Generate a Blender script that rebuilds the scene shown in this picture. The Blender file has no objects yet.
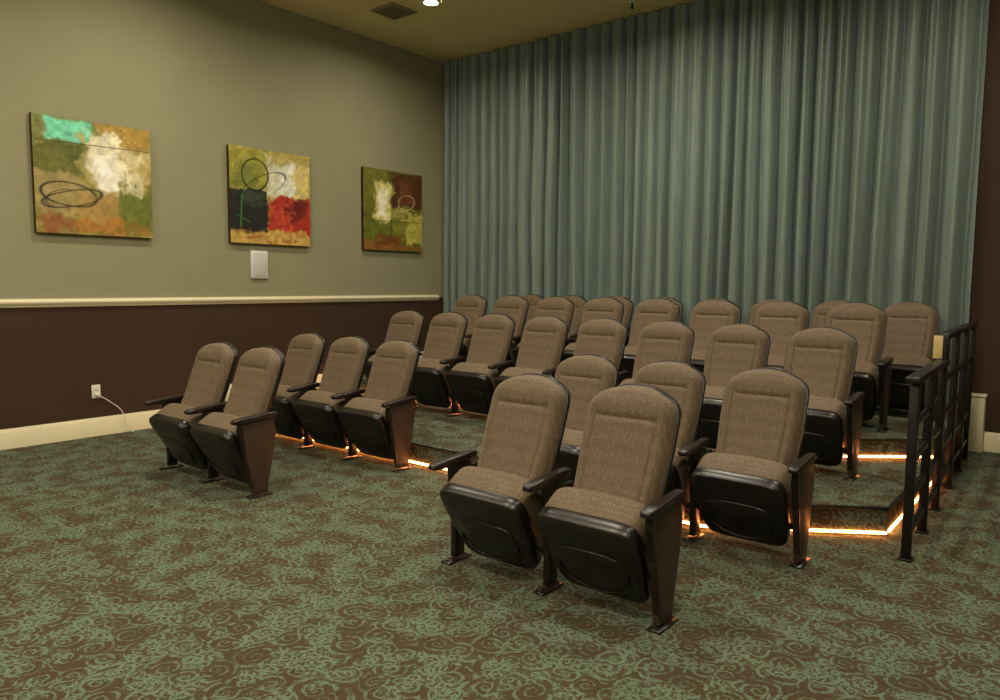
import bpy, bmesh, math, random
import numpy as np
from mathutils import Matrix, Vector
random.seed(7); rng=np.random.RandomState(11)
scene=bpy.context.scene
scene.view_settings.view_transform='Standard'
scene.view_settings.exposure=0.0

# ------------------------------------------------------------ helpers
def lin(c):
    return tuple(((v/255)/12.92 if v/255<=.04045 else (((v/255)+.055)/1.055)**2.4) for v in c)
def rgba(c): return lin(c)+(1,)

def new_mat(name):
    m=bpy.data.materials.new(name); m.use_nodes=True
    nt=m.node_tree; nt.nodes.clear()
    out=nt.nodes.new('ShaderNodeOutputMaterial')
    b=nt.nodes.new('ShaderNodeBsdfPrincipled')
    nt.links.new(b.outputs[0],out.inputs[0])
    return m,nt,b
def node(nt,t,ins=None,**kw):
    n=nt.nodes.new(t)
    for k,v in kw.items(): setattr(n,k,v)
    if ins:
        for k,v in ins.items():
            if isinstance(v,bpy.types.NodeSocket): nt.links.new(v,n.inputs[k])
            else: n.inputs[k].default_value=v
    return n
def math_(nt,op,a,b=None,c=None,clamp=False):
    n=nt.nodes.new('ShaderNodeMath'); n.operation=op; n.use_clamp=clamp
    for i,v in enumerate((a,b,c)):
        if v is None: continue
        if isinstance(v,bpy.types.NodeSocket): nt.links.new(v,n.inputs[i])
        else: n.inputs[i].default_value=v
    return n.outputs[0]
def ramp(nt,fac,stops,interp='LINEAR'):
    n=nt.nodes.new('ShaderNodeValToRGB'); nt.links.new(fac,n.inputs[0])
    n.color_ramp.interpolation=interp
    e=n.color_ramp.elements
    while len(e)>1: e.remove(e[-1])
    e[0].position=stops[0][0]; e[0].color=stops[0][1]
    for p,c in stops[1:]:
        x=e.new(p); x.color=c
    return n.outputs[0]
def mapr(nt,v,a,b,c=0.,d=1.):
    n=nt.nodes.new('ShaderNodeMapRange'); n.interpolation_type='SMOOTHSTEP'
    nt.links.new(v,n.inputs[0])
    for i,x in enumerate((a,b,c,d)): n.inputs[i+1].default_value=x
    return n.outputs[0]
def mixc(nt,f,a,b):
    n=nt.nodes.new('ShaderNodeMix'); n.data_type='RGBA'
    for i,v in ((0,f),(6,a),(7,b)):
        if isinstance(v,bpy.types.NodeSocket): nt.links.new(v,n.inputs[i])
        else: n.inputs[i].default_value=v
    return n.outputs[2]
def simple(name,col,rough=.6,spec=.3,noise=0.06,scale=8,bump=0.0,bscale=200,metal=0):
    m,nt,b=new_mat(name)
    tc=node(nt,'ShaderNodeTexCoord')
    n=node(nt,'ShaderNodeTexNoise',{'Vector':tc.outputs['Object'],'Scale':scale,'Detail':4.})
    c=lin(col)
    lo=tuple(v*(1-noise) for v in c)+(1,); hi=tuple(min(1,v*(1+noise)) for v in c)+(1,)
    nt.links.new(ramp(nt,n.outputs[0],[(.3,lo),(.7,hi)]),b.inputs['Base Color'])
    b.inputs['Roughness'].default_value=rough
    b.inputs['Specular IOR Level'].default_value=spec
    b.inputs['Metallic'].default_value=metal
    if bump:
        n2=node(nt,'ShaderNodeTexNoise',{'Vector':tc.outputs['Object'],'Scale':float(bscale),'Detail':2.})
        bp=node(nt,'ShaderNodeBump',{'Height':n2.outputs[0],'Strength':bump,'Distance':.002})
        nt.links.new(bp.outputs[0],b.inputs['Normal'])
    return m
def emis(name,col,s):
    m,nt,b=new_mat(name)
    b.inputs['Base Color'].default_value=(.8,.7,.6,1)
    b.inputs['Emission Color'].default_value=rgba(col)
    b.inputs['Emission Strength'].default_value=s
    return m

def obj(name,me,parent=None):
    o=bpy.data.objects.new(name,me); scene.collection.objects.link(o)
    if parent: o.parent=parent
    return o
class MB:
    """mesh accumulator"""
    def __init__(s): s.v=[];s.f=[];s.m=[];s.sm=[]
    def add(s,verts,faces,mat=0,smooth=True,M=None):
        o=len(s.v)
        for p in verts:
            p=Vector(p)
            if M is not None:p=M@p
            s.v.append(tuple(p))
        for f in faces:
            s.f.append(tuple(i+o for i in f)); s.m.append(mat); s.sm.append(smooth)
    def box(s,c,size,mat=0,bev=0.,seg=2,M=None,smooth=False):
        bm=bmesh.new(); bmesh.ops.create_cube(bm,size=1)
        for v in bm.verts: v.co=Vector((v.co.x*size[0]+c[0],v.co.y*size[1]+c[1],v.co.z*size[2]+c[2]))
        if bev: bmesh.ops.bevel(bm,geom=bm.edges[:],offset=bev,segments=seg,affect='EDGES',profile=.5)
        bm.verts.index_update()
        s.add([v.co.copy() for v in bm.verts],[[v.index for v in f.verts] for f in bm.faces],mat,smooth or bev>0,M)
        bm.free()
    def prism(s,poly,axis,a,b,mat=0,bev=0.,M=None):
        bm=bmesh.new()
        def mk(p,t): return (t,p[0],p[1]) if axis=='x' else ((p[0],t,p[1]) if axis=='y' else (p[0],p[1],t))
        va=[bm.verts.new(mk(p,a)) for p in poly]; vb=[bm.verts.new(mk(p,b)) for p in poly]
        n=len(poly)
        bm.faces.new(va); bm.faces.new(vb[::-1])
        for i in range(n): bm.faces.new((va[i],vb[i],vb[(i+1)%n],va[(i+1)%n]))
        bmesh.ops.recalc_face_normals(bm,faces=bm.faces[:])
        if bev: bmesh.ops.bevel(bm,geom=bm.edges[:],offset=bev,segments=2,affect='EDGES',profile=.5)
        bm.verts.index_update()
        s.add([v.co.copy() for v in bm.verts],[[v.index for v in f.verts] for f in bm.faces],mat,bev>0,M)
        bm.free()
    def superq(s,c,r,e1,e2,mat=0,nu=40,nv=20,M=None,fn=None):
        def sp(x,e): return math.copysign(abs(x)**e,x)
        vs=[];fs=[]
        for j in range(nv+1):
            ph=-math.pi/2+math.pi*j/nv
            for i in range(nu):
                th=2*math.pi*i/nu
                p=[c[0]+r[0]*sp(math.cos(ph),e1)*sp(math.cos(th),e2),
                   c[1]+r[1]*sp(math.cos(ph),e1)*sp(math.sin(th),e2),
                   c[2]+r[2]*sp(math.sin(ph),e1)]
                if fn:p=fn(p)
                vs.append(p)
        for j in range(nv):
            for i in range(nu):
                k=(i+1)%nu
                fs.append((j*nu+i,j*nu+k,(j+1)*nu+k,(j+1)*nu+i))
        s.add(vs,fs,mat,True,M)
    def cyl(s,c,r,h,mat=0,n=24,M=None,r2=None):
        r2=r if r2 is None else r2
        vs=[];fs=[]
        for z,rr in ((-h/2,r),(h/2,r2)):
            for i in range(n):
                t=2*math.pi*i/n; vs.append((c[0]+rr*math.cos(t),c[1]+rr*math.sin(t),c[2]+z))
        for i in range(n):
            k=(i+1)%n; fs.append((i,k,n+k,n+i))
        fs.append(tuple(range(n))[::-1]); fs.append(tuple(range(n,2*n)))
        s.add(vs,fs,mat,False,M)
    def mesh(s,name,mats):
        me=bpy.data.meshes.new(name); me.from_pydata(s.v,[],s.f)
        for m in mats: me.materials.append(m)
        me.polygons.foreach_set('material_index',s.m)
        me.polygons.foreach_set('use_smooth',s.sm)
        me.update()
        try: me.set_sharp_from_angle(angle=math.radians(50))
        except Exception: pass
        return me

# ------------------------------------------------------------ layout constants
H=1.388; XL=-6.95; YB=7.45; ZC=4.27; XR=3.2; YF=-4.0; ZR=1.195
P1=.17; P2=.32
XE=-0.865

# ------------------------------------------------------------ materials
m_wall_up=simple('paint_sage',(149,146,116),.75,.2,.03,3,.15,350)
m_wall_lo=simple('paint_brown',(66,49,36),.7,.25,.04,3,.15,350)
m_ceil=simple('paint_ceiling',(230,213,160),.8,.2,.03,2,.2,200)
m_trim=simple('paint_cream',(226,217,182),.45,.4,.02,4)
m_black=simple('black_plastic',(25,21,19),.30,.5,.1,30,.12,500)
m_shell=simple('dark_shell_plastic',(30,25,21),.40,.4,.1,20)
m_arm=simple('arm_pad_polyurethane',(32,23,20),.33,.5,.1,20)
m_panel=simple('panel_laminate',(62,48,38),.42,.4,.1,12)
m_rail=simple('rail_black_metal',(18,15,14),.4,.45,.1,30)
m_steel=simple('brushed_steel',(150,145,135),.3,.5,.05,40,metal=1)
m_white=simple('white_plastic',(225,222,212),.4,.4,.02,20)
m_vent=simple('vent_grey',(140,131,102),.5,.4,.04,20)
m_tan=simple('tan_plate',(205,180,125),.5,.4,.08,20)
m_led=emis('led_strip_warm',(255,150,80),24.0)
m_lamp=emis('lamp_lens',(255,244,214),30.0)
m_fill_globe=emis('fill_globe_emitter',(255,236,200),6.0)  # emitter for the added fill globes

def fabric():
    m,nt,b=new_mat('seat_fabric_taupe')
    tc=node(nt,'ShaderNodeTexCoord')
    ns=node(nt,'ShaderNodeTexNoise',{'Vector':tc.outputs['Object'],'Scale':22.,'Detail':1.})
    mx=node(nt,'ShaderNodeVectorMath',{0:ns.outputs[1],1:(.03,.03,.03)},operation='MULTIPLY')
    ad=node(nt,'ShaderNodeVectorMath',{0:tc.outputs['Object'],1:mx.outputs[0]},operation='ADD')
    mp=node(nt,'ShaderNodeMapping',{'Vector':ad.outputs[0]}); mp.inputs['Scale'].default_value=(.8,.5,1.6)
    wv=node(nt,'ShaderNodeTexVoronoi',{'Vector':mp.outputs[0],'Scale':68.,'Randomness':.35},feature='F1')
    f=mapr(nt,wv.outputs['Distance'],.15,.58,1.,0.)
    fine=node(nt,'ShaderNodeTexNoise',{'Vector':tc.outputs['Object'],'Scale':420.,'Detail':2.})
    c=mixc(nt,f,rgba((92,76,57)),rgba((116,97,74)))
    c=mixc(nt,mapr(nt,fine.outputs[0],.35,.65,0.,.2),c,rgba((78,64,49)))
    nt.links.new(c,b.inputs['Base Color'])
    b.inputs['Roughness'].default_value=.65
    b.inputs['Specular IOR Level'].default_value=.35
    b.inputs['Sheen Weight'].default_value=.2
    b.inputs['Sheen Tint'].default_value=(1,.88,.68,1)
    bp=node(nt,'ShaderNodeBump',{'Height':f,'Strength':.3,'Distance':.002})
    nt.links.new(bp.outputs[0],b.inputs['Normal'])
    return m
m_fab=fabric()

def carpet():
    m,nt,b=new_mat('carpet_damask')
    tc=node(nt,'ShaderNodeTexCoord')
    sp=node(nt,'ShaderNodeSeparateXYZ',{0:tc.outputs['Object']})
    cb=node(nt,'ShaderNodeCombineXYZ',{0:sp.outputs[0],1:math_(nt,'ADD',sp.outputs[1],sp.outputs[2])})
    co=cb.outputs[0]
    def jitter(scale,amp,base):
        n0=node(nt,'ShaderNodeTexNoise',{'Vector':co,'Scale':float(scale),'Detail':1.})
        s0=node(nt,'ShaderNodeVectorMath',{0:n0.outputs[1],1:(.5,.5,.5)},operation='SUBTRACT')
        s1=node(nt,'ShaderNodeVectorMath',{0:s0.outputs[0],1:(amp,amp,0)},operation='MULTIPLY')
        return node(nt,'ShaderNodeVectorMath',{0:base,1:s1.outputs[0]},operation='ADD').outputs[0]
    cd=jitter(7,.05,co); cd=jitter(60,.015,cd)
    def spiral(scale,tight,arms,th,seed,rnd=.65):
        of=node(nt,'ShaderNodeVectorMath',{0:cd,1:(seed,seed*.7,0)},operation='ADD').outputs[0]
        v=node(nt,'ShaderNodeTexVoronoi',{'Vector':of,'Scale':scale,'Randomness':rnd},voronoi_dimensions='2D')
        l=node(nt,'ShaderNodeVectorMath',{0:of,1:v.outputs['Position']},operation='SUBTRACT').outputs[0]
        sx=node(nt,'ShaderNodeSeparateXYZ',{0:l})
        ang=math_(nt,'ARCTAN2',sx.outputs[1],sx.outputs[0])
        col=node(nt,'ShaderNodeSeparateColor',{0:v.outputs['Color']})
        sgn=math_(nt,'SIGN',math_(nt,'SUBTRACT',col.outputs[0],.5))
        sw=math_(nt,'MULTIPLY',math_(nt,'POWER',math_(nt,'ADD',v.outputs['Distance'],.02),.6),tight)
        ph=math_(nt,'ADD',math_(nt,'MULTIPLY',math_(nt,'MULTIPLY',ang,float(arms)),sgn),sw)
        ph=math_(nt,'ADD',ph,math_(nt,'MULTIPLY',col.outputs[1],6.28))
        return mapr(nt,math_(nt,'SINE',ph),th,th+.35)
    a=spiral(8.2,25.,1,.42,0.)
    c=spiral(18.,15.,1,.22,3.3,.8)
    n1=node(nt,'ShaderNodeTexNoise',{'Vector':co,'Scale':38.,'Detail':2.})
    a=math_(nt,'MULTIPLY',a,mapr(nt,n1.outputs[0],.36,.48))
    n2=node(nt,'ShaderNodeTexNoise',{'Vector':cd,'Scale':6.5,'Detail':2.})
    clus=n2.outputs[0]
    a=math_(nt,'MULTIPLY',a,mapr(nt,clus,.32,.46,.35,1.))
    cm=math_(nt,'MULTIPLY',c,mapr(nt,clus,.47,.55))
    n3=node(nt,'ShaderNodeTexNoise',{'Vector':cd,'Scale':95.,'Detail':2.,'Distortion':1.5})
    leaf=math_(nt,'MULTIPLY',mapr(nt,n3.outputs[0],.53,.60),mapr(nt,clus,.42,.58,.12,1.))
    tot=math_(nt,'MAXIMUM',math_(nt,'MAXIMUM',math_(nt,'MULTIPLY',a,.85),math_(nt,'MULTIPLY',cm,.9)),math_(nt,'MULTIPLY',leaf,.85),clamp=True)
    fine=node(nt,'ShaderNodeTexNoise',{'Vector':co,'Scale':300.,'Detail':2.})
    ff=mapr(nt,fine.outputs[0],.3,.7,.65,1.2)
    base=mixc(nt,tot,rgba((74,61,45)),rgba((102,121,101)))
    mul=node(nt,'ShaderNodeVectorMath',{0:base,1:ff},operation='MULTIPLY').outputs[0]
    nt.links.new(mul,b.inputs['Base Color'])
    b.inputs['Roughness'].default_value=.95
    b.inputs['Specular IOR Level'].default_value=.08
    bp=node(nt,'ShaderNodeBump',{'Height':fine.outputs[0],'Strength':.5,'Distance':.004})
    nt.links.new(bp.outputs[0],b.inputs['Normal'])
    return m
m_carpet=carpet()

def curtain_mat():
    m,nt,b=new_mat('curtain_satin_teal')
    tc=node(nt,'ShaderNodeTexCoord')
    mp=node(nt,'ShaderNodeMapping',{'Vector':tc.outputs['Object']}); mp.inputs['Scale'].default_value=(1,1,.08)
    n=node(nt,'ShaderNodeTexNoise',{'Vector':mp.outputs[0],'Scale':30.,'Detail':5.})
    nt.links.new(ramp(nt,n.outputs[0],[(.3,rgba((106,120,115))),(.7,rgba((121,136,130)))]),b.inputs['Base Color'])
    b.inputs['Roughness'].default_value=.42
    b.inputs['Specular IOR Level'].default_value=.4
    b.inputs['Sheen Weight'].default_value=.1
    return m
m_curt=curtain_mat()

# ------------------------------------------------------------ room shell
def slab(name,lo,hi,mat):
    mb=MB(); c=[(a+b)/2 for a,b in zip(lo,hi)]; s=[b-a for a,b in zip(lo,hi)]
    mb.box(c,s); return obj(name,mb.mesh(name,[mat]))
T=.15
slab('floor',(XL-T,YF-T,-.12),(XR+T,YB+T,0),m_carpet)
slab('ceiling',(XL-T,YF-T,ZC),(XR+T,YB+T,ZC+T),m_ceil)
def twotone(name,lo,hi):
    mb=MB()
    for (a,b,m) in ((0,ZR,0),(ZR,ZC,1)):
        mb.box(((lo[0]+hi[0])/2,(lo[1]+hi[1])/2,(a+b)/2),(hi[0]-lo[0],hi[1]-lo[1],b-a),m)
    return obj(name,mb.mesh(name,[m_wall_lo,m_wall_up]))
twotone('wall_left',(XL-T,YF),(XL,YB))
twotone('wall_front',(XL-T,YF-T),(XR+T,YF))
twotone('wall_right',(XR,YF),(XR+T,YB))
slab('wall_back',(XL-T,YB,0),(XR+T,YB+T,ZC),m_wall_lo)
def moulding(name,prof,y0,y1,x,z,mat,axis='left'):
    mb=MB()
    if axis=='left': mb.prism([(x+p[0],z+p[1]) for p in prof],'y',y0,y1)
    else: mb.prism([(x-p[0],z+p[1]) for p in prof],'x',y0,y1)
    return obj(name,mb.mesh(name,[mat]))
rail_prof=[(0,-.035),(.012,-.035),(.018,-.018),(.026,-.012),(.034,0),(.034,.012),(.024,.02),(.02,.032),(0,.035)]
moulding('trim_1',rail_prof,YF,YB-.19,XL,ZR,m_trim)
base_prof=[(0,0),(.02,0),(.02,.115),(.016,.125),(.016,.14),(.01,.15),(.006,.165),(0,.165)]
moulding('baseboard_left',base_prof,YF,3.94,XL,0,m_trim)
moulding('baseboard_left_mid',base_prof,3.95,5.41,XL,P1,m_trim)
moulding('baseboard_left_rear',base_prof,5.42,YB-.19,XL,P2,m_trim)
moulding('baseboard_back',base_prof,-.72,XR,YB,0,m_trim,'back')
mb=MB(); mb.box((-.785,YB-.06,.235),(.125,.12,.47),0,.006); mb.box((-.785,YB-.063,.478),(.140,.126,.02),0,.004)
obj('trim_2',mb.mesh('curtain_plinth',[m_trim]))

# ------------------------------------------------------------ platforms (stepped risers)
def platform(name,pts,z0,z1):
    mb=MB(); mb.prism(pts,'z',z0,z1,0)
    return obj(name,mb.mesh(name,[m_carpet]))
a1=[(XL+.003,3.95),(-1.70,3.95),(XE,4.50)]
a2=[(XL+.003,5.42),(-1.52,5.42),(XE,5.96)]
platform('platform_lower',a1+[(XE,YB-.003),(XL+.003,YB-.003)],0,P1)
platform('platform_upper',a2+[(XE,YB-.003),(XL+.003,YB-.003)],P1,P2)
def seg(name,a,b,z,mat,off,t,zh,bev=0):
    a=Vector(a);b=Vector(b);d=b-a;L=d.length;ang=math.atan2(d.y,d.x)
    M=Matrix.Translation((a.x,a.y,z))@Matrix.Rotation(ang,4,'Z')
    mb=MB(); mb.box((L/2,-off,0),(L,t,zh),0,bev,M=M)
    return obj(name,mb.mesh(name,[mat]))
for pts,z in ((a1,.022),(a2,P1+.022),([(XE,4.54),(XE,5.95)],.022)):
    for p,q in zip(pts[:-1],pts[1:]): seg('led_strip',p,q,z,m_led,.006,.010,.014)
k=3
for pts,z in ((a1+[(XE,YB-.2)],P1-.009),(a2+[(XE,YB-.2)],P2-.009)):
    for p,q in zip(pts[:-1],pts[1:]): seg('trim_%d'%k,p,q,z,m_black,.009,.016,.016,.004); k+=1

# ------------------------------------------------------------ curtain
def curtain():
    x0,x1=XL+.01,-.87
    zb,zt=P2+.01,ZC-.01
    bx=[x0]
    while bx[-1]<x1: bx.append(bx[-1]+rng.uniform(.12,.22))
    bx=np.array(bx); amp=rng.uniform(.6,1.15,len(bx)); sk=rng.uniform(-.25,.25,len(bx))
    nx=1500;nz=36
    xs=np.linspace(x0,x1,nx)
    vs=[]
    ph=np.interp(xs,bx,np.arange(len(bx)))
    ai=np.interp(xs,bx,amp)
    wob=[rng.uniform(-1,1,len(bx)) for _ in range(4)]
    for j in range(nz+1):
        t=j/nz; z=zb+(zt-zb)*t
        w=sum(np.interp(xs,bx,wob[k])*math.sin((k+1)*t*2.2+k) for k in range(4))*.11*(1-t)
        p=ph+w
        y=np.cos(2*np.pi*p)+.26*np.cos(4*np.pi*p+np.interp(xs,bx,sk)*6)+.20*np.cos(6*np.pi*ph)*t*t
        A=(.048+.022*(1-t)**.7)*ai
        yy=np.minimum(YB-.105+A*y,YB-.008)
        xsft=np.interp(xs,bx,wob[0])*.03*(1-t)
        edge=np.clip((xs-x0)/.1,0,1)*np.clip((x1-xs)/.1,0,1)
        xx=xs+xsft*edge
        vs+=list(zip(xx,yy,np.full(nx,z)))
    fs=[(j*nx+i,j*nx+i+1,(j+1)*nx+i+1,(j+1)*nx+i) for j in range(nz) for i in range(nx-1)]
    me=bpy.data.meshes.new('curtain'); me.from_pydata([tuple(map(float,v)) for v in vs],[],fs); me.materials.append(m_curt)
    me.polygons.foreach_set('use_smooth',[True]*len(fs))
    return obj('curtain',me)
curtain()

# ------------------------------------------------------------ theater seat
S=.57
def backrest(mb):
    z0,hh=.265,.67
    def hw(v,k=1.):
        w=np.interp(v,[0,.1,.3,.6,.8,1.],[.190,.196,.206,.219,.218,.204])
        if v>.82: w*=1-.36*((v-.82)/.18)**2.6
        if v<.08: w*=1-.12*((.08-v)/.08)**2
        return w*k
    def base(v,u,k=1.):
        z=z0+hh*v-.034*abs(u)**2.6*max(0,(v-.78)/.22)**2
        y=.105+.215*v+.03*v*v
        return y,z
    nu,nv=44,52
    nrm=(math.cos(math.radians(20)),math.sin(math.radians(20)))
    vs=[];fs=[]
    for j in range(nv+1):
        v=j/nv
        for i in range(nu+1):
            u=-1+2*i/nu; u=math.copysign(abs(u)**.8,u)
            x=hw(v)*u; y,z=base(v,u)
            e=max(0,1-abs(u)**6)**.5*max(0,1-abs(2*v-1)**18)**.5
            t=.068*e
            t+=.010*e*math.exp(-((abs(u)-.85)/.15)**2)
            t+=.014*e*math.exp(-((v-.28)/.14)**2)
            t+=.008*e*math.exp(-((v-.88)/.08)**2)
            inn=1/(1+math.exp((abs(u)-.70)*60))
            t-=.009*math.exp(-((v-.79)/.012)**2)*inn*e
            t-=.008*math.exp(-((abs(u)-.70)/.028)**2)*(1/(1+math.exp((v-.80)*60)))*(1/(1+math.exp((.02-v)*80)))*e
            vs.append((x,y-t*nrm[0],z+t*nrm[1]*.6))
    off=len(vs)
    for j in range(nv+1):
        v=j/nv
        for i in range(nu+1):
            u=-1+2*i/nu; u=math.copysign(abs(u)**.8,u)
            x=hw(v)*u; y,z=base(v,u); vs.append((x,y+.001,z))
    W=nu+1
    for j in range(nv):
        for i in range(nu):
            a=j*W+i; fs.append((a,a+1,a+W+1,a+W)); a+=off; fs.append((a,a+W,a+W+1,a+1))
    mb.add(vs,fs,0,True)
    vs=[];fs=[];nu2,nv2=24,28;W=nu2+1
    for side in (0,1):
        for j in range(nv2+1):
            v=j/nv2
            for i in range(nu2+1):
                u=-1+2*i/nu2; u=math.copysign(abs(u)**.8,u)
                x=hw(v,1.03)*u; y,z=base(v,u); z+=.007*(2*v-1)
                e=max(0,1-abs(u)**6)**.5*max(0,1-abs(2*v-1)**12)**.5
                if side==0: vs.append((x,y-.008*(.4+.6*e),z))
                else: vs.append((x,y+.018+.030*e,z-.005*e))
    off=(nv2+1)*W
    for j in range(nv2):
        for i in range(nu2):
            a=j*W+i; fs.append((a,a+1,a+W+1,a+W)); a+=off; fs.append((a,a+W,a+W+1,a+1))
    for i in range(nu2):
        for j in (0,nv2):
            a=j*W+i; f=(a,a+1,a+1+off,a+off); fs.append(f if j else f[::-1])
    for j in range(nv2):
        for i in (0,nu2):
            a=j*W+i; f=(a,a+W,a+W+off,a+off); fs.append(f if i==0 else f[::-1])
    mb.add(vs,fs,1,True)
def cushion(mb,tip):
    L=.43
    M=Matrix.Translation((0,.100,.055))@Matrix.Rotation(-math.radians(tip),4,'X')
    def taper(p):
        k=np.interp(p[1],[-L,-L*.5,0],[1.0,.985,.88])
        return [p[0]*k,p[1],p[2]]
    def crown(p):
        q=taper(p)
        if q[2]>.09: q[2]+=.012*(1-(p[0]/.24)**2)
        return q
    mb.superq((0,-L/2,.110),(.242,L/2-.002,.092),.42,.30,0,56,22,M,crown)
    mb.superq((0,-L/2+.004,.024),(.246,L/2+.000,.048),.40,.28,2,56,18,M,taper)
    mb.superq((0,-L/2+.05,-.018),(.180,L/2-.095,.020),.6,.5,2,48,12,M,taper)
    pts=[]
    for i in range(25):
        a=math.pi*i/24
        pts.append((-.165*math.cos(a),-.17+.115*math.sin(a)))
    for (a,b) in zip(pts[:-1],pts[1:]):
        c=((a[0]+b[0])/2,(a[1]+b[1])/2); ang=math.atan2(b[1]-a[1],b[0]-a[0]); l=math.hypot(b[0]-a[0],b[1]-a[1])
        mb.box((0,0,0),(l*1.15,.007,.012),2,.002,1,M=M@Matrix.Translation((c[0],c[1],-.034))@Matrix.Rotation(ang,4,'Z'))
ZA=.515
def arm(mb,x):
    M=Matrix.Translation((x,.055,ZA))@Matrix.Rotation(math.radians(4),4,'X')
    def shp(p):
        k=np.interp(p[1],[-.17,-.1,.17],[1.0,1.05,.75]); return [p[0]*k,p[1],p[2]]
    mb.superq((0,0,0),(.030,.165,.020),.5,.35,3,36,14,M,shp)
def panel(mb,x,kind):
    t=ZA-.014
    if kind=='end':
        poly=[(-.06,t),(.18,t-.003),(.205,.42),(.185,.29),(.135,.06),(.13,.02),(.02,.02),(.015,.06),(-.03,.29),(-.07,.44)]
        mb.prism(poly,'x',x-.015,x+.015,4,.004)
        mb.prism([(-.07,.44),(-.06,t),(-.05,t),(-.02,.29),(.027,.06),(.015,.06),(-.03,.29)],'x',x-.017,x+.017,2,0)
    else:
        poly=[(.02,t),(.17,t-.003),(.17,.38),(.12,.20),(.12,.02),(.05,.02),(.05,.2),(.03,.38)]
        mb.prism(poly,'x',x-.017,x+.017,2,.005)
    mb.box((x,.075,.006),(.060,.17,.010),2,.003,1)
    for yy in (.005,.145):
        mb.cyl((x,yy,.014),.010,.010,5,12)
def seat_mesh(name,left,right,tip):
    mb=MB(); backrest(mb); cushion(mb,tip)
    mb.box((0,.135,.16),(S-.04,.03,.03),2,.006)
    for sx in (-1,1):
        mb.prism([(.10,.30),(.16,.30),(.215,.48),(.155,.48)],'x',sx*.262-.012,sx*.262+.012,2,.003)
        mb.box((sx*.235,.165,.40),(.055,.03,.06),2,.004)
    arm(mb,-S/2); panel(mb,-S/2,left)
    if right:
        arm(mb,S/2); panel(mb,S/2,right)
    return mb.mesh(name,[m_fab,m_shell,m_black,m_arm,m_panel,m_steel])
TIP=59
me_mid=seat_mesh('theater_seat_mid','mid',None,TIP)
me_r=seat_mesh('theater_seat_right_end','mid','end',TIP)
def row(cr,n,y,z):
    for k in range(n):
        o=obj('theater_seat',me_r if k==0 else me_mid); o.location=(cr-S*k,y,z)
row(-1.605,2,2.63,0); row(-4.475,2,2.63,0)
row(-1.39,3,3.70,0); row(-4.268,3,3.70,0)
row(-1.462,8,4.95,P1); row(-1.504,8,5.97,P2); row(-1.27,8,6.76,P2)

# ------------------------------------------------------------ railing
def railing():
    mb=MB(); xa,xb=-.705,-.805
    y0,ym,y1=4.15,5.25,7.02
    zl,zu=.93,1.09
    ang=math.atan2(xb-xa,y1-y0)
    M=Matrix.Translation((xa,y0,0))@Matrix.Rotation(-ang,4,'Z')@Matrix.Translation((0,-y0,0))
    def B(c,s,m=0,bv=.004): mb.box(c,s,m,bv,M=M)
    B((0,(y0+ym)/2-.02,zl),(.07,ym-y0+.08,.035),0,.008)
    B((0,(ym+y1)/2,zu),(.07,y1-ym+.04,.035),0,.008)
    B((0,ym,(zl+zu)/2),(.055,.05,zu-zl+.03),0,.006)
    B((-.03,ym-.03,(zl+zu)/2+.01),(.05,.012,.14),1,.003)  # pale tan plate at the handrail step
    ys=[y0+.03,4.72,ym,5.9,6.5,y1-.03]
    for y in ys:
        top=zl if y<ym-.01 else zu
        B((0,y,top/2),(.045,.05,top))
        B((0,y,.006),(.064,.08,.012),0,.003)
    for frac in (.12,.32,.52,.72):
        B((0,(y0+ym)/2,zl*frac+.03),(.026,ym-y0-.04,.036))
        B((0,(ym+y1)/2,zu*frac+.03),(.026,y1-ym-.02,.036))
    obj('stair_railing',mb.mesh('stair_railing',[m_rail,m_tan]))
railing()

# ------------------------------------------------------------ paintings
def vnoise(n,cells,seed):
    r=np.random.RandomState(seed); cx,cy=(cells if isinstance(cells,tuple) else (cells,cells))
    g=r.rand(cy+2,cx+2)
    X=np.linspace(0,cx,n); Y=np.linspace(0,cy,n)
    xi=np.minimum(X.astype(int),cx); yi=np.minimum(Y.astype(int),cy)
    fx=X-xi; fy=Y-yi; fx=fx*fx*(3-2*fx); fy=fy*fy*(3-2*fy)
    a=g[np.ix_(yi,xi)];b=g[np.ix_(yi,np.minimum(xi+1,cx+1))];c=g[np.ix_(np.minimum(yi+1,cy+1),xi)];d=g[np.ix_(np.minimum(yi+1,cy+1),np.minimum(xi+1,cx+1))]
    fx=fx[None,:];fy=fy[:,None]
    return (a*(1-fx)+b*fx)*(1-fy)+(c*(1-fx)+d*fx)*fy
NP=230
UU,VV=np.meshgrid(np.linspace(0,1,NP),np.linspace(0,1,NP))
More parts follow.
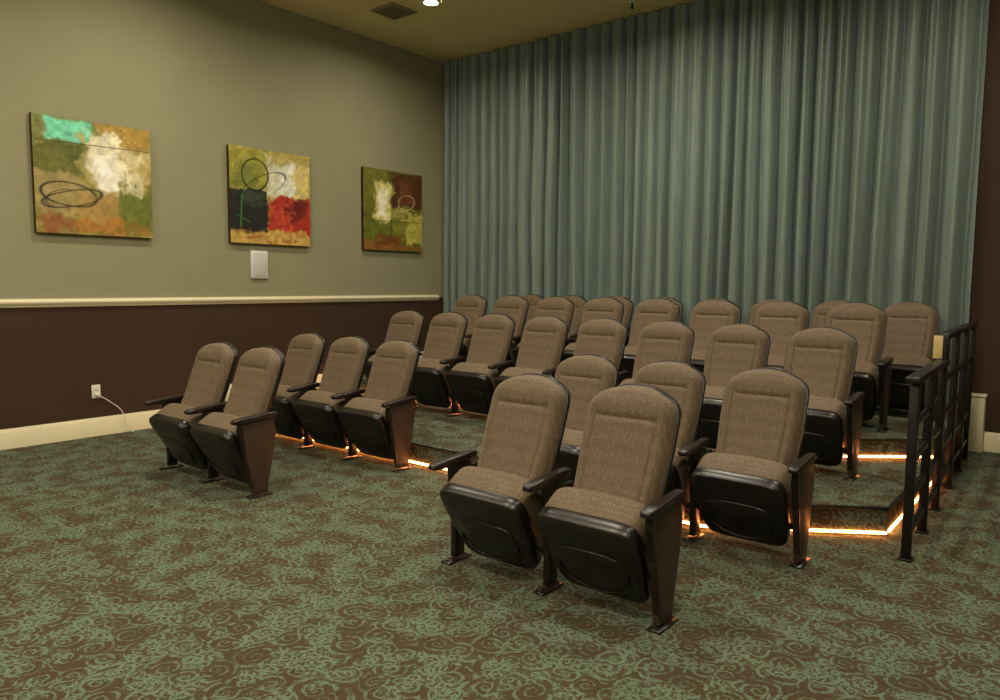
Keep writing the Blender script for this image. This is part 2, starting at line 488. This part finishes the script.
class Canvas:
    def __init__(s,col,seed):
        s.seed=seed; s.c=np.ones((NP,NP,3))*np.array(col,float)
        s.k=0; s.tex(.25,14)
    def nz(s,cells):
        s.k+=1; return vnoise(NP,cells,s.seed*97+s.k)
    def tex(s,a,cells):
        s.c*=(1+a*(s.nz(cells)-.5)+a*.8*(s.nz(cells*3)-.5))[...,None]
    def rect(s,u0,v0,u1,v1,col,a=1.,edge=.04,rough=.05,dry=0.):
        w=rough*(s.nz(8)-.5)*2+rough*.6*(s.nz(30)-.5)*2
        d=np.minimum(np.minimum(UU-u0,u1-UU),np.minimum(VV-v0,v1-VV))+w
        m=np.clip(d/edge+.5,0,1)*a
        if dry: m*=np.clip((s.nz((6,50))*.6+s.nz((40,30))*.4-dry)*5,0,1)
        col=np.array(col,float)*(1+.18*(s.nz(20)-.5))[...,None]
        s.c=s.c*(1-m[...,None])+col*m[...,None]
    def ell(s,u,v,ru,rv,rot,col,w=.012,a=1.):
        du=UU-u;dv=VV-v;x=du*math.cos(rot)+dv*math.sin(rot);y=-du*math.sin(rot)+dv*math.cos(rot)
        r=np.sqrt((x/ru)**2+(y/rv)**2)+.4*(s.nz(3)-.5)
        m=np.clip(1-np.abs(r-1)*min(ru,rv)/w,0,1)*a*np.clip(s.nz(6)*3-.2,0,1)
        s.c=s.c*(1-m[...,None])+np.array(col,float)*m[...,None]
    def line(s,a,b,col,w=.008):
        a=np.array(a);b=np.array(b);d=b-a;L=d@d
        t=np.clip(((UU-a[0])*d[0]+(VV-a[1])*d[1])/L,0,1)
        dist=np.hypot(UU-a[0]-t*d[0],VV-a[1]-t*d[1])
        m=np.clip(1.5-dist/w,0,1)*.7; s.c=s.c*(1-m[...,None])+np.array(col,float)*m[...,None]
m_canvas,nt,b=new_mat('canvas_paint')
at=node(nt,'ShaderNodeAttribute',attribute_name='paint')
nt.links.new(at.outputs['Color'],b.inputs['Base Color']); b.inputs['Roughness'].default_value=.5
b.inputs['Specular IOR Level'].default_value=.25
m_canvas_edge=simple('canvas_edge',(60,42,24),.7,.2)
def painting(cv,y0,zb,w,h):
    cc=cv.c; g=cc.mean(axis=2,keepdims=True); cc=cc*.93+g*.07
    c=np.clip(cc,0,255)/255; c=np.where(c<=.04045,c/12.92,((c+.055)/1.055)**2.4)
    d=.045; x=XL+d
    vs=[(x,y0+w*u,zb+h*v) for v in np.linspace(0,1,NP) for u in np.linspace(0,1,NP)]
    fs=[(j*NP+i,j*NP+i+1,(j+1)*NP+i+1,(j+1)*NP+i) for j in range(NP-1) for i in range(NP-1)]
    n=len(vs)
    mb=MB(); mb.add(vs,fs,0,False)
    mb.box((XL+d/2-.0005,y0+w/2,zb+h/2),(d-.002,w,h),1)
    me=mb.mesh('abstract_painting',[m_canvas,m_canvas_edge])
    at=me.color_attributes.new('paint','FLOAT_COLOR','POINT')
    data=np.zeros((len(me.vertices),4)); data[:,3]=1
    data[:n,:3]=c.reshape(-1,3)
    at.data.foreach_set('color',data.ravel())
    obj('abstract_painting',me)
# 1
A=Canvas((150,136,66),3)
A.rect(-.02,.78,.62,1.02,(132,138,78)); A.rect(.10,.80,.46,.97,(122,226,188),.98,.03,.025); A.rect(.28,.78,.48,.86,(70,150,116),.5,.05,.04,.3)
A.rect(.5,.80,1.02,1.02,(178,142,64),.95); A.rect(-.02,.50,.42,.78,(98,104,46),.95)
A.rect(.03,.54,.3,.7,(126,122,60),.6)
A.rect(.38,.46,.60,.84,(186,170,104),.9); A.rect(.62,.5,1.02,.82,(196,172,104),.9)
A.rect(.45,.52,.76,.90,(238,230,196),.97,.06,.07); A.rect(.50,.36,.70,.74,(250,244,228),.97,.07,.06)
A.rect(-.02,.16,.44,.50,(170,150,94),.9); A.rect(.36,.08,.72,.38,(178,142,76),.9)
A.rect(.70,.05,1.02,.44,(112,120,48),.95); A.rect(.78,.42,.92,.76,(226,214,170),.8,.05,.06,.15)
A.rect(.02,.03,.34,.17,(150,84,50),.75); A.rect(.36,.02,.70,.12,(188,122,50),.8); A.rect(.62,.02,.98,.12,(156,118,46),.8)
A.ell(.30,.34,.24,.11,-.12,(34,34,28),.009,.9); A.ell(.34,.32,.26,.08,.22,(36,36,30),.007,.85); A.ell(.24,.29,.14,.08,.1,(36,36,30),.006,.7)
A.line((.02,.785),(.98,.80),(70,58,30),.004); A.line((.74,.05),(.76,.6),(90,80,30),.003); A.tex(.12,24)
painting(A,2.356*1.03,H+(1.771-H)*1.03,.975,.972)
# 2
B=Canvas((190,164,76),5)
B.rect(-.02,.56,.45,1.02,(160,154,58)); B.rect(.05,.62,.34,.86,(126,132,54),.9)
B.rect(.45,.50,.98,.95,(212,210,182),.95,.05); B.rect(.55,.56,.80,.86,(236,236,216),.9,.06,.1,.2)
B.rect(.82,.52,1.02,.92,(214,186,98),.8); B.rect(.5,.88,1.02,1.02,(176,156,78),.8)
B.rect(-.02,.14,.44,.56,(40,42,36)); B.rect(.44,.14,1.02,.52,(176,52,36))
B.rect(.66,.28,.92,.50,(104,32,28),.85); B.rect(.50,.16,.7,.34,(208,76,48),.8,.05,.1,.2)
B.rect(-.02,-.02,1.02,.14,(206,168,82),.95); B.rect(.1,.05,.9,.14,(160,80,44),.5,.03,.06,.4)
B.rect(.16,.40,.40,.54,(70,84,60),.6)
B.ell(.30,.72,.17,.17,.2,(26,28,22),.012); B.ell(.38,.60,.30,.10,.5,(30,32,26),.008,.7)
B.line((.12,.18),(.14,.50),(80,160,76),.008); B.line((.07,.3),(.24,.22),(70,130,60),.005); B.tex(.14,24)
painting(B,4.085*1.03-.01,H+(1.771-H)*1.03,.975,.972)
# 3
C=Canvas((110,110,40),9)
C.rect(-.02,.5,.3,1.02,(116,114,42)); C.rect(.45,.55,1.02,.97,(86,54,30),.95); C.rect(.6,.62,.85,.9,(118,66,38),.8)
C.rect(.18,.35,.46,.82,(228,216,130),.95,.06,.06); C.rect(.24,.42,.38,.74,(250,244,208),.95,.06,.05)
C.rect(.02,.1,.45,.36,(108,118,38),.9); C.rect(.45,.1,.78,.55,(132,132,46),.95)
C.rect(.74,.10,1.02,.5,(196,188,78),.9); C.rect(.45,.40,.95,.56,(196,178,96),.7,.03,.08,.35)
C.rect(-.02,-.02,1.02,.09,(150,94,40),.9); C.rect(.1,.08,.6,.16,(134,60,32),.7,.03,.05,.2)
C.line((.46,.1),(.47,.9),(44,38,18),.006); C.line((.1,.36),(.95,.38),(54,44,20),.004)
C.ell(.72,.62,.14,.09,.2,(216,206,150),.009); C.tex(.16,22)
painting(C,5.78*1.03-.01,H+(1.771-H)*1.03,.975,.972)

# ------------------------------------------------------------ small wall things
mb=MB(); yc,zc=4.54,1.565
mb.box((XL+.012,yc,zc),(.024,.20,.29),0,.006)
mb.box((XL+.026,yc,zc),(.006,.165,.255),1,.002)
obj('loudspeaker',mb.mesh('loudspeaker',[m_white,simple('speaker_grille',(205,203,195),.6,.3,.03,60,.5,600)]))
mb=MB(); yo,zo=2.86,.40
mb.box((XL+.004,yo,zo),(.008,.075,.12),0,.003)
for dz in (-.028,.028): mb.box((XL+.009,yo,zo+dz),(.006,.034,.03),0,.002)
mb.box((XL+.025,yo+.005,zo-.028),(.035,.03,.028),0,.005)
obj('power_outlet',mb.mesh('power_outlet',[m_white]))
cu=bpy.data.curves.new('power_cord','CURVE'); cu.dimensions='3D'; cu.bevel_depth=.004; cu.bevel_resolution=3
sp=cu.splines.new('BEZIER'); pts=[(XL+.042,yo+.005,zo-.03),(XL+.05,yo+.10,zo-.10),(XL+.05,yo+.20,zo-.20),(XL+.05,yo+.26,.02),(XL+.10,yo+.6,.005)]
sp.bezier_points.add(len(pts)-1)
for bp_,p in zip(sp.bezier_points,pts): bp_.co=p; bp_.handle_left_type=bp_.handle_right_type='AUTO'
cu.materials.append(m_white)
obj('power_cord',cu)

# ------------------------------------------------------------ ceiling items
def downlight(x,y,power,size=.30):
    mb=MB()
    n=32;ri,ro=.075,.105
    vs=[];fs=[]
    for r,z in ((ro,ZC-.001),(ro,ZC-.010),(ri,ZC-.014),(ri,ZC-.001)):
        for i in range(n): vs.append((x+r*math.cos(2*math.pi*i/n),y+r*math.sin(2*math.pi*i/n),z))
    for k in range(3):
        for i in range(n):
            j=(i+1)%n; fs.append((k*n+i,(k+1)*n+i,(k+1)*n+j,k*n+j))
    mb.add(vs,fs,0,True)
    mb.cyl((x,y,ZC-.005),ri,.006,1,n)
    obj('recessed_downlight',mb.mesh('recessed_downlight',[m_white,m_lamp]))
    l=bpy.data.lights.new('downlight_beam','AREA'); l.shape='DISK'; l.size=size; l.energy=power; l.color=(1.,.90,.71)
    l.spread=math.radians(165)
    o=bpy.data.objects.new('downlight_beam',l); scene.collection.objects.link(o); o.location=(x,y,ZC-.03)
PW={(-5.57,5.72):26,(-5.57,3.2):36,(-5.57,.7):28,(-3.1,5.72):44,(-3.1,3.2):40,(-3.1,.7):50,(-.7,5.72):28,(-.7,3.2):22,(-.7,.7):50}
for x in (-5.57,-3.1,-.7,1.6):
    for y in (5.72,3.2,.7,-1.8):
        downlight(x,y,PW.get((x,y),12 if x>0 else 20))
for (x,y) in ((-4.2,-2.2),(-.6,-2.4)):  # added out-of-view globes, fill light for ceiling and seat fronts
    mb=MB(); mb.superq((x,y,3.45),(.13,.13,.13),1,1,1,32,16)
    mb.cyl((x,y,3.60),.05,.05,0); mb.cyl((x,y,3.93),.008,.66,0); mb.cyl((x,y,ZC-.012),.06,.022,0)
    obj('added_fill_globe',mb.mesh('added_fill_globe',[m_rail,m_fill_globe]))
    l=bpy.data.lights.new('added_fill_light','POINT'); l.energy=110; l.color=(1,.90,.72); l.shadow_soft_size=.12
    o=bpy.data.objects.new('added_fill_light',l); scene.collection.objects.link(o); o.location=(x,y+.16,3.40)
mb=MB(); vx,vy=-6.07,5.66
mb.box((vx,vy,ZC-.006),(.36,.36,.012),0,.003)
for i in range(7): mb.box((vx,vy-.13+i*.043,ZC-.014),(.30,.022,.008),1,.001)
obj('ceiling_vent',mb.mesh('ceiling_vent',[m_vent,simple('vent_slat',(112,104,80),.5,.3)]))
mb=MB(); mb.cyl((-3.95,7.0,ZC-.004),.035,.008,0); mb.cyl((-3.95,7.0,ZC-.03),.012,.05,1); mb.cyl((-3.95,7.0,ZC-.057),.022,.005,1)
obj('fire_sprinkler',mb.mesh('fire_sprinkler',[m_white,m_rail]))

# ------------------------------------------------------------ world & camera
w=bpy.data.worlds.new('world'); scene.world=w; w.use_nodes=True
w.node_tree.nodes['Background'].inputs[0].default_value=(.05,.045,.035,1)
f,a,p,r=745.1,math.radians(38.953),math.radians(5.105),math.radians(.432)
F=Vector((-math.sin(a)*math.cos(p),math.cos(a)*math.cos(p),-math.sin(p)))
R=Vector((math.cos(a),math.sin(a),0)); U=R.cross(F)
R2=R*math.cos(r)+U*math.sin(r); U2=U*math.cos(r)-R*math.sin(r)
cam=bpy.data.cameras.new('camera'); co=bpy.data.objects.new('camera',cam); scene.collection.objects.link(co)
M=Matrix((R2,U2,-F)).transposed().to_4x4(); M.translation=(0,0,H); co.matrix_world=M
cam.sensor_width=36; cam.lens=f/1000*36; cam.clip_start=.05
scene.camera=co
